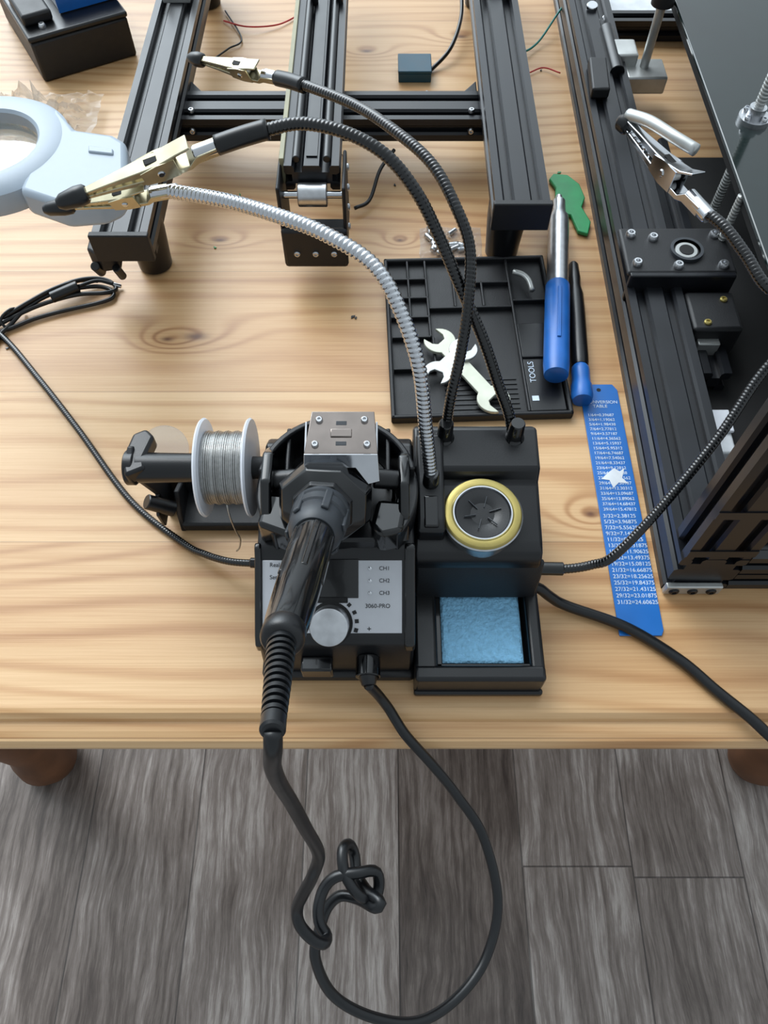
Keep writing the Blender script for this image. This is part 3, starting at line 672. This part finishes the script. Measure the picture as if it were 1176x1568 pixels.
# precision cutter pen (silver & blue)
pe=[]
p0=Vv((.1655,.622,.0195)); p2=Vv((.1385,.404,.0190)); d=(p2-p0).normalized(); L=(p2-p0).length
pe.append(lathe('pen_silver_barrel',[(.003,0),(.0035,.006),(.0060,.008),(.0065,.024),(.0090,.030),(.0094,.036),(.0094,.130)],p0,d,ALU,seg=32))
pe.append(lathe('pen_blue_cap',[(.0098,.118),(.0104,.119),(.0106,.130),(.0106,L-.012),(.0098,L-.001),(.0080,L)],p0,d,BLUE,seg=32))
pe.append(box('pen_clip',.130,.187,-.0016,.0016,.0104,.0118,BLUE,.0005,frame(p0,d)))
group('blue_silver_hobby_tool',pe)
sd=[]
q0=Vv((.172,.545,.008)); q1=Vv((.1600,.388,.008)); d=(q1-q0).normalized()
L=(q1-q0).length
sd.append(lathe('driver_barrel',[(.003,0),(.0045,.003),(.0055,.02),(.0052,.03),(.0070,.04),(.0074,.06),(.0074,.118),(.0066,.122)],q0,d,BLK,seg=24))
sd.append(lathe('driver_blue_cap',[(.0060,.122),(.0072,.124),(.0076,.128),(.0076,.140),(.0086,.143),(.0088,L-.004),(.0078,L)],q0,d,BLUE,seg=24))
group('precision_screwdriver',sd)
gp=[(.163,.628),(.1685,.6305),(.172,.655),(.167,.668),(.172,.676),(.186,.674),(.196,.660),(.199,.640),(.194,.626),(.200,.605),(.195,.588),(.186,.592),(.182,.615),(.174,.617)]
single(prismM('green_plastic_bracket',[(x-.003,y) for x,y in gp],.001,.005,GRN,bevel=.001))

# ruler
rl=[]
pts=[(.1615,.190),(.1905,.190),(.1925,.194),(.1925,.404),(.189,.410),(.166,.410),(.1615,.402)]
rl.append(prismM('ruler_plate',pts,.0004,.0014,BLUER,bevel=.0003))
rl.append(text('ruler_title','CONVERSION\n     TABLE',.0042,Matrix.Translation((.1640,.390,.0015)),TXTW))
lines=['%d/64=%.5f'%(k,k*25.4/64) for k in range(1,64,2)][:20]
rl.append(text('ruler_rows_upper','\n'.join(lines),.0038,Matrix.Translation((.1645,.377,.0015)),TXTW,sp=1.22))
l2=['%d/32=%.5f'%(k,k*25.4/32) for k in range(3,32,2)]
rl.append(text('ruler_rows_lower','\n'.join(l2),.0044,Matrix.Translation((.1635,.283,.0015)),TXTW,sp=1.13))
rl.append(lathe('ruler_hole',[(.0018,0),(.0018,.0003)],(.177,.404,.0013),(0,0,1),DARK,seg=16))
bl=[(.172,.322),(.178,.327),(.182,.324),(.186,.327),(.183,.318),(.187,.313),(.180,.314),(.175,.309),(.173,.316),(.167,.317)]
rl.append(prismM('ruler_worn_patch',bl,.0013,.0017,PAPER))
group('conversion_ruler',rl)

# screws in a clear bag
def film(name,x0,x1,y0,y1,z,amp,m,n=22,seed=0):
    v=[];f=[]
    for j in range(n+1):
        for i in range(n+1):
            u=i/n;w=j/n; x=x0+(x1-x0)*u;y=y0+(y1-y0)*w
            nz=noise.noise(Vv((x*60+seed,y*60,seed)))+.5*noise.noise(Vv((x*150,y*150+seed,1)))
            e=min(u,1-u,w,1-w)*5; e=min(e,1)
            v.append((x+.004*noise.noise(Vv((y*50,seed,2))),y+.004*noise.noise(Vv((x*50,seed,5))),z+abs(nz)*amp*e+.0006))
    for j in range(n):
        for i in range(n): a=j*(n+1)+i; f.append((a,a+1,a+n+2,a+n+1))
    return mk(name,v,f,m)
bg=[film('bag_film',.034,.092,.560,.602,.0,.014,CLEAR,seed=3)]
for i in range(12):
    x=.042+random.random()*.044;y=.566+random.random()*.028;a=random.random()*6
    bg.append(cyl('bag_screw_%d'%(i+1),(x,y,.003),(x+.010*math.cos(a),y+.010*math.sin(a),.003),.0024,ALU,seg=10))
group('bag_of_screws',bg)
cp=[film('wrap_sheet_upper',-.415,-.300,.690,.800,.01,.04,CLEAR,seed=9),film('wrap_sheet_lower',-.39,-.305,.67,.74,.0,.025,CLEAR,seed=4)]
group('crumpled_plastic_wrap',cp)
tb=[box('teal_box_body',.016,.052,.838,.872,.0,.010,TEAL,.001),box('teal_box_lid',.0155,.0525,.8375,.8725,.010,.013,TEAL,.0008)]
group('teal_box',tb)

# black storage box top left
MB=Matrix.Translation((-.375,.837,0))@Matrix.Rotation(R(30),4,'Z')
bb=[box('box_body',0,.108,0,.15,0,.042,MATB,.003,MB),box('box_lid',-.001,.109,-.001,.151,.042,.048,BLK,.002,MB),
    box('blue_white_carton',.045,.115,.03,.12,.048,.070,WHT,.001,MB),box('carton_blue_side',.044,.1155,.0285,.0305,.049,.066,BLUE,0,MB),
    box('black_gadget',.003,.035,.02,.085,.048,.060,MATB,.003,MB),screw('gadget_screw',MB@Vv((.020,.014,.048)),(0,0,1),.004,ALU,.004)]
group('black_storage_box',bb)

# coiled usb lead on the left
cl=[]
la=[(-80,236,20),(-91,236,20),(-109,240,15),(-128,249,8),(-147,261,3.2),(-191,297,3),(-242,361,3),(-286,414,3),(-331,464,3),(-380,500,3)]
cl.append(tube('lead_run',[mm(*p) for p in la],.0027,GLO,seg=10,rib=(.0022,.08)))
cl.append(cyl('lead_station_plug',(-.0785,.236,.020),(-.093,.2365,.0198),.0036,RUB))
def lp(pts,n,r=.0019): cl.append(tube(n,[mm(*p) for p in pts],r,RUB,seg=10))
lp([(-340,448,3),(-325,472,4),(-313,488,8),(-295,503,10),(-275,513,8),(-255,519,5),(-243,515,3),(-242,507,3),(-255,500,3),(-280,492,3),(-305,482,3),(-325,470,3),(-345,462,3)],'lead_loop_1')
lp([(-345,470,3),(-325,484,6),(-303,500,10),(-280,517,11),(-262,526,8),(-248,526,5),(-240,518,3),(-248,510,6),(-270,506,8),(-296,496,8),(-318,483,7),(-348,460,5)],'lead_loop_2')
lp([(-330,478,8),(-308,494,12),(-290,508,13),(-272,522,9),(-258,527,4)],'lead_loop_3')
cl.append(cyl('usb_plug_body',(-.292,.500,.010),(-.270,.512,.012),.0050,RUB))
cl.append(tube('plug_lead',[mm(-270,512,12),mm(-256,522,9),mm(-243,522,5)],.0016,RUB))
cl.append(cyl('plug_metal_tip',(-.243,.522,.005),(-.236,.521,.003),.0018,CHR))
cl.append(tube('twist_tie',[mm(-326,470,1),mm(-330,474,10),mm(-322,485,12),mm(-316,490,2)],.0012,RUB))
cl.append(tube('loose_end',[mm(-330,462,3),mm(-338,440,3),mm(-345,420,3)],.0020,RUB))
group('coiled_usb_lead',cl)
# wires behind
wr=[tube('wire_red',[mm(-190,960,2),mm(-160,940,6),mm(-125,950,3),mm(-100,975,2),mm(-90,985,2)],.0009,RED),
    tube('wire_black',[mm(40,842,3),mm(55,860,4),mm(75,885,12),mm(88,930,20),mm(92,990,20)],.0022,RUB),
    tube('wire_teal',[mm(132,900,30),mm(150,880,12),mm(175,905,6),mm(205,950,20),mm(230,980,30)],.0012,GRW),
    tube('wire_red_thin',[mm(135,860,8),mm(155,850,3),mm(178,862,3),mm(196,850,4)],.0008,RED),
    tube('wire_black_thin',[mm(-190,980,3),mm(-165,920,3),mm(-178,900,3),mm(-192,880,3)],.0010,RUB),
    tube('wire_black_mid',[mm(-28,620,8),mm(-14,632,8),mm(-4,660,20),mm(10,680,28)],.0018,RUB)]
group('loose_wires',wr)
db=[]
for i in range(26):
    x=random.uniform(-.35,.18); y=random.uniform(.45,.95); s=random.uniform(.0006,.0018)
    a=random.random()*3
    M=Matrix.Translation((x,y,.0008))@Matrix.Rotation(a,4,'Z')
    db.append(prismM('scrap_%d'%(i+1),[(-s*2,-s),(s,-s*.8),(s*2,s*.3),(-s,s)],-.0004,.0004,random.choice([GRN,WHT,BLK,BLK,PAPER]),M))
group('scattered_scraps',db)

# ------------------------------------------------------------------ lift everything so that the floor is at z = 0
for o in TOP: o.location.z+=.75

# ------------------------------------------------------------------ light
w=bpy.data.worlds.new('daylight'); bpy.context.scene.world=w; w.use_nodes=True; nt=w.node_tree; nt.nodes.clear()
q=NB(nt); tc=nt.nodes.new('ShaderNodeTexCoord')
def lobe(d,k):
    n=nt.nodes.new('ShaderNodeVectorMath'); n.operation='DOT_PRODUCT'; nt.links.new(tc.outputs['Generated'],n.inputs[0]); n.inputs[1].default_value=Vv(d).normalized()
    return q.m('POWER',2.718,q.m('MULTIPLY',q.m('SUBTRACT',n.outputs['Value'],1),k))
a=lobe((-.42,.80,.62),11); b=lobe((.5,.3,.9),3)
stv=q.m('ADD',.52,q.m('ADD',q.m('MULTIPLY',a,8.0),q.m('MULTIPLY',b,.42)))
bg=nt.nodes.new('ShaderNodeBackground'); bg.inputs[0].default_value=(.83,.93,1.0,1); nt.links.new(stv,bg.inputs[1])
ow=nt.nodes.new('ShaderNodeOutputWorld'); nt.links.new(bg.outputs[0],ow.inputs[0])
sl=bpy.data.lights.new('window_daylight','SUN'); sl.energy=.8; sl.angle=R(30); sl.color=(1,.98,.96)
so=bpy.data.objects.new('window_daylight',sl); bpy.context.collection.objects.link(so)
so.rotation_euler=Vv((-.45,.6,.85)).to_track_quat('Z','Y').to_euler()

# ------------------------------------------------------------------ camera
cd=bpy.data.cameras.new('camera'); cd.sensor_fit='VERTICAL'; cd.sensor_height=36; cd.sensor_width=27; cd.lens=27.02
co=bpy.data.objects.new('camera',cd); bpy.context.collection.objects.link(co)
co.location=(0,0,1.25); co.rotation_euler=(R(30),0,0); cd.clip_start=.01
bpy.context.scene.camera=co
bpy.context.scene.view_settings.view_transform='Standard'
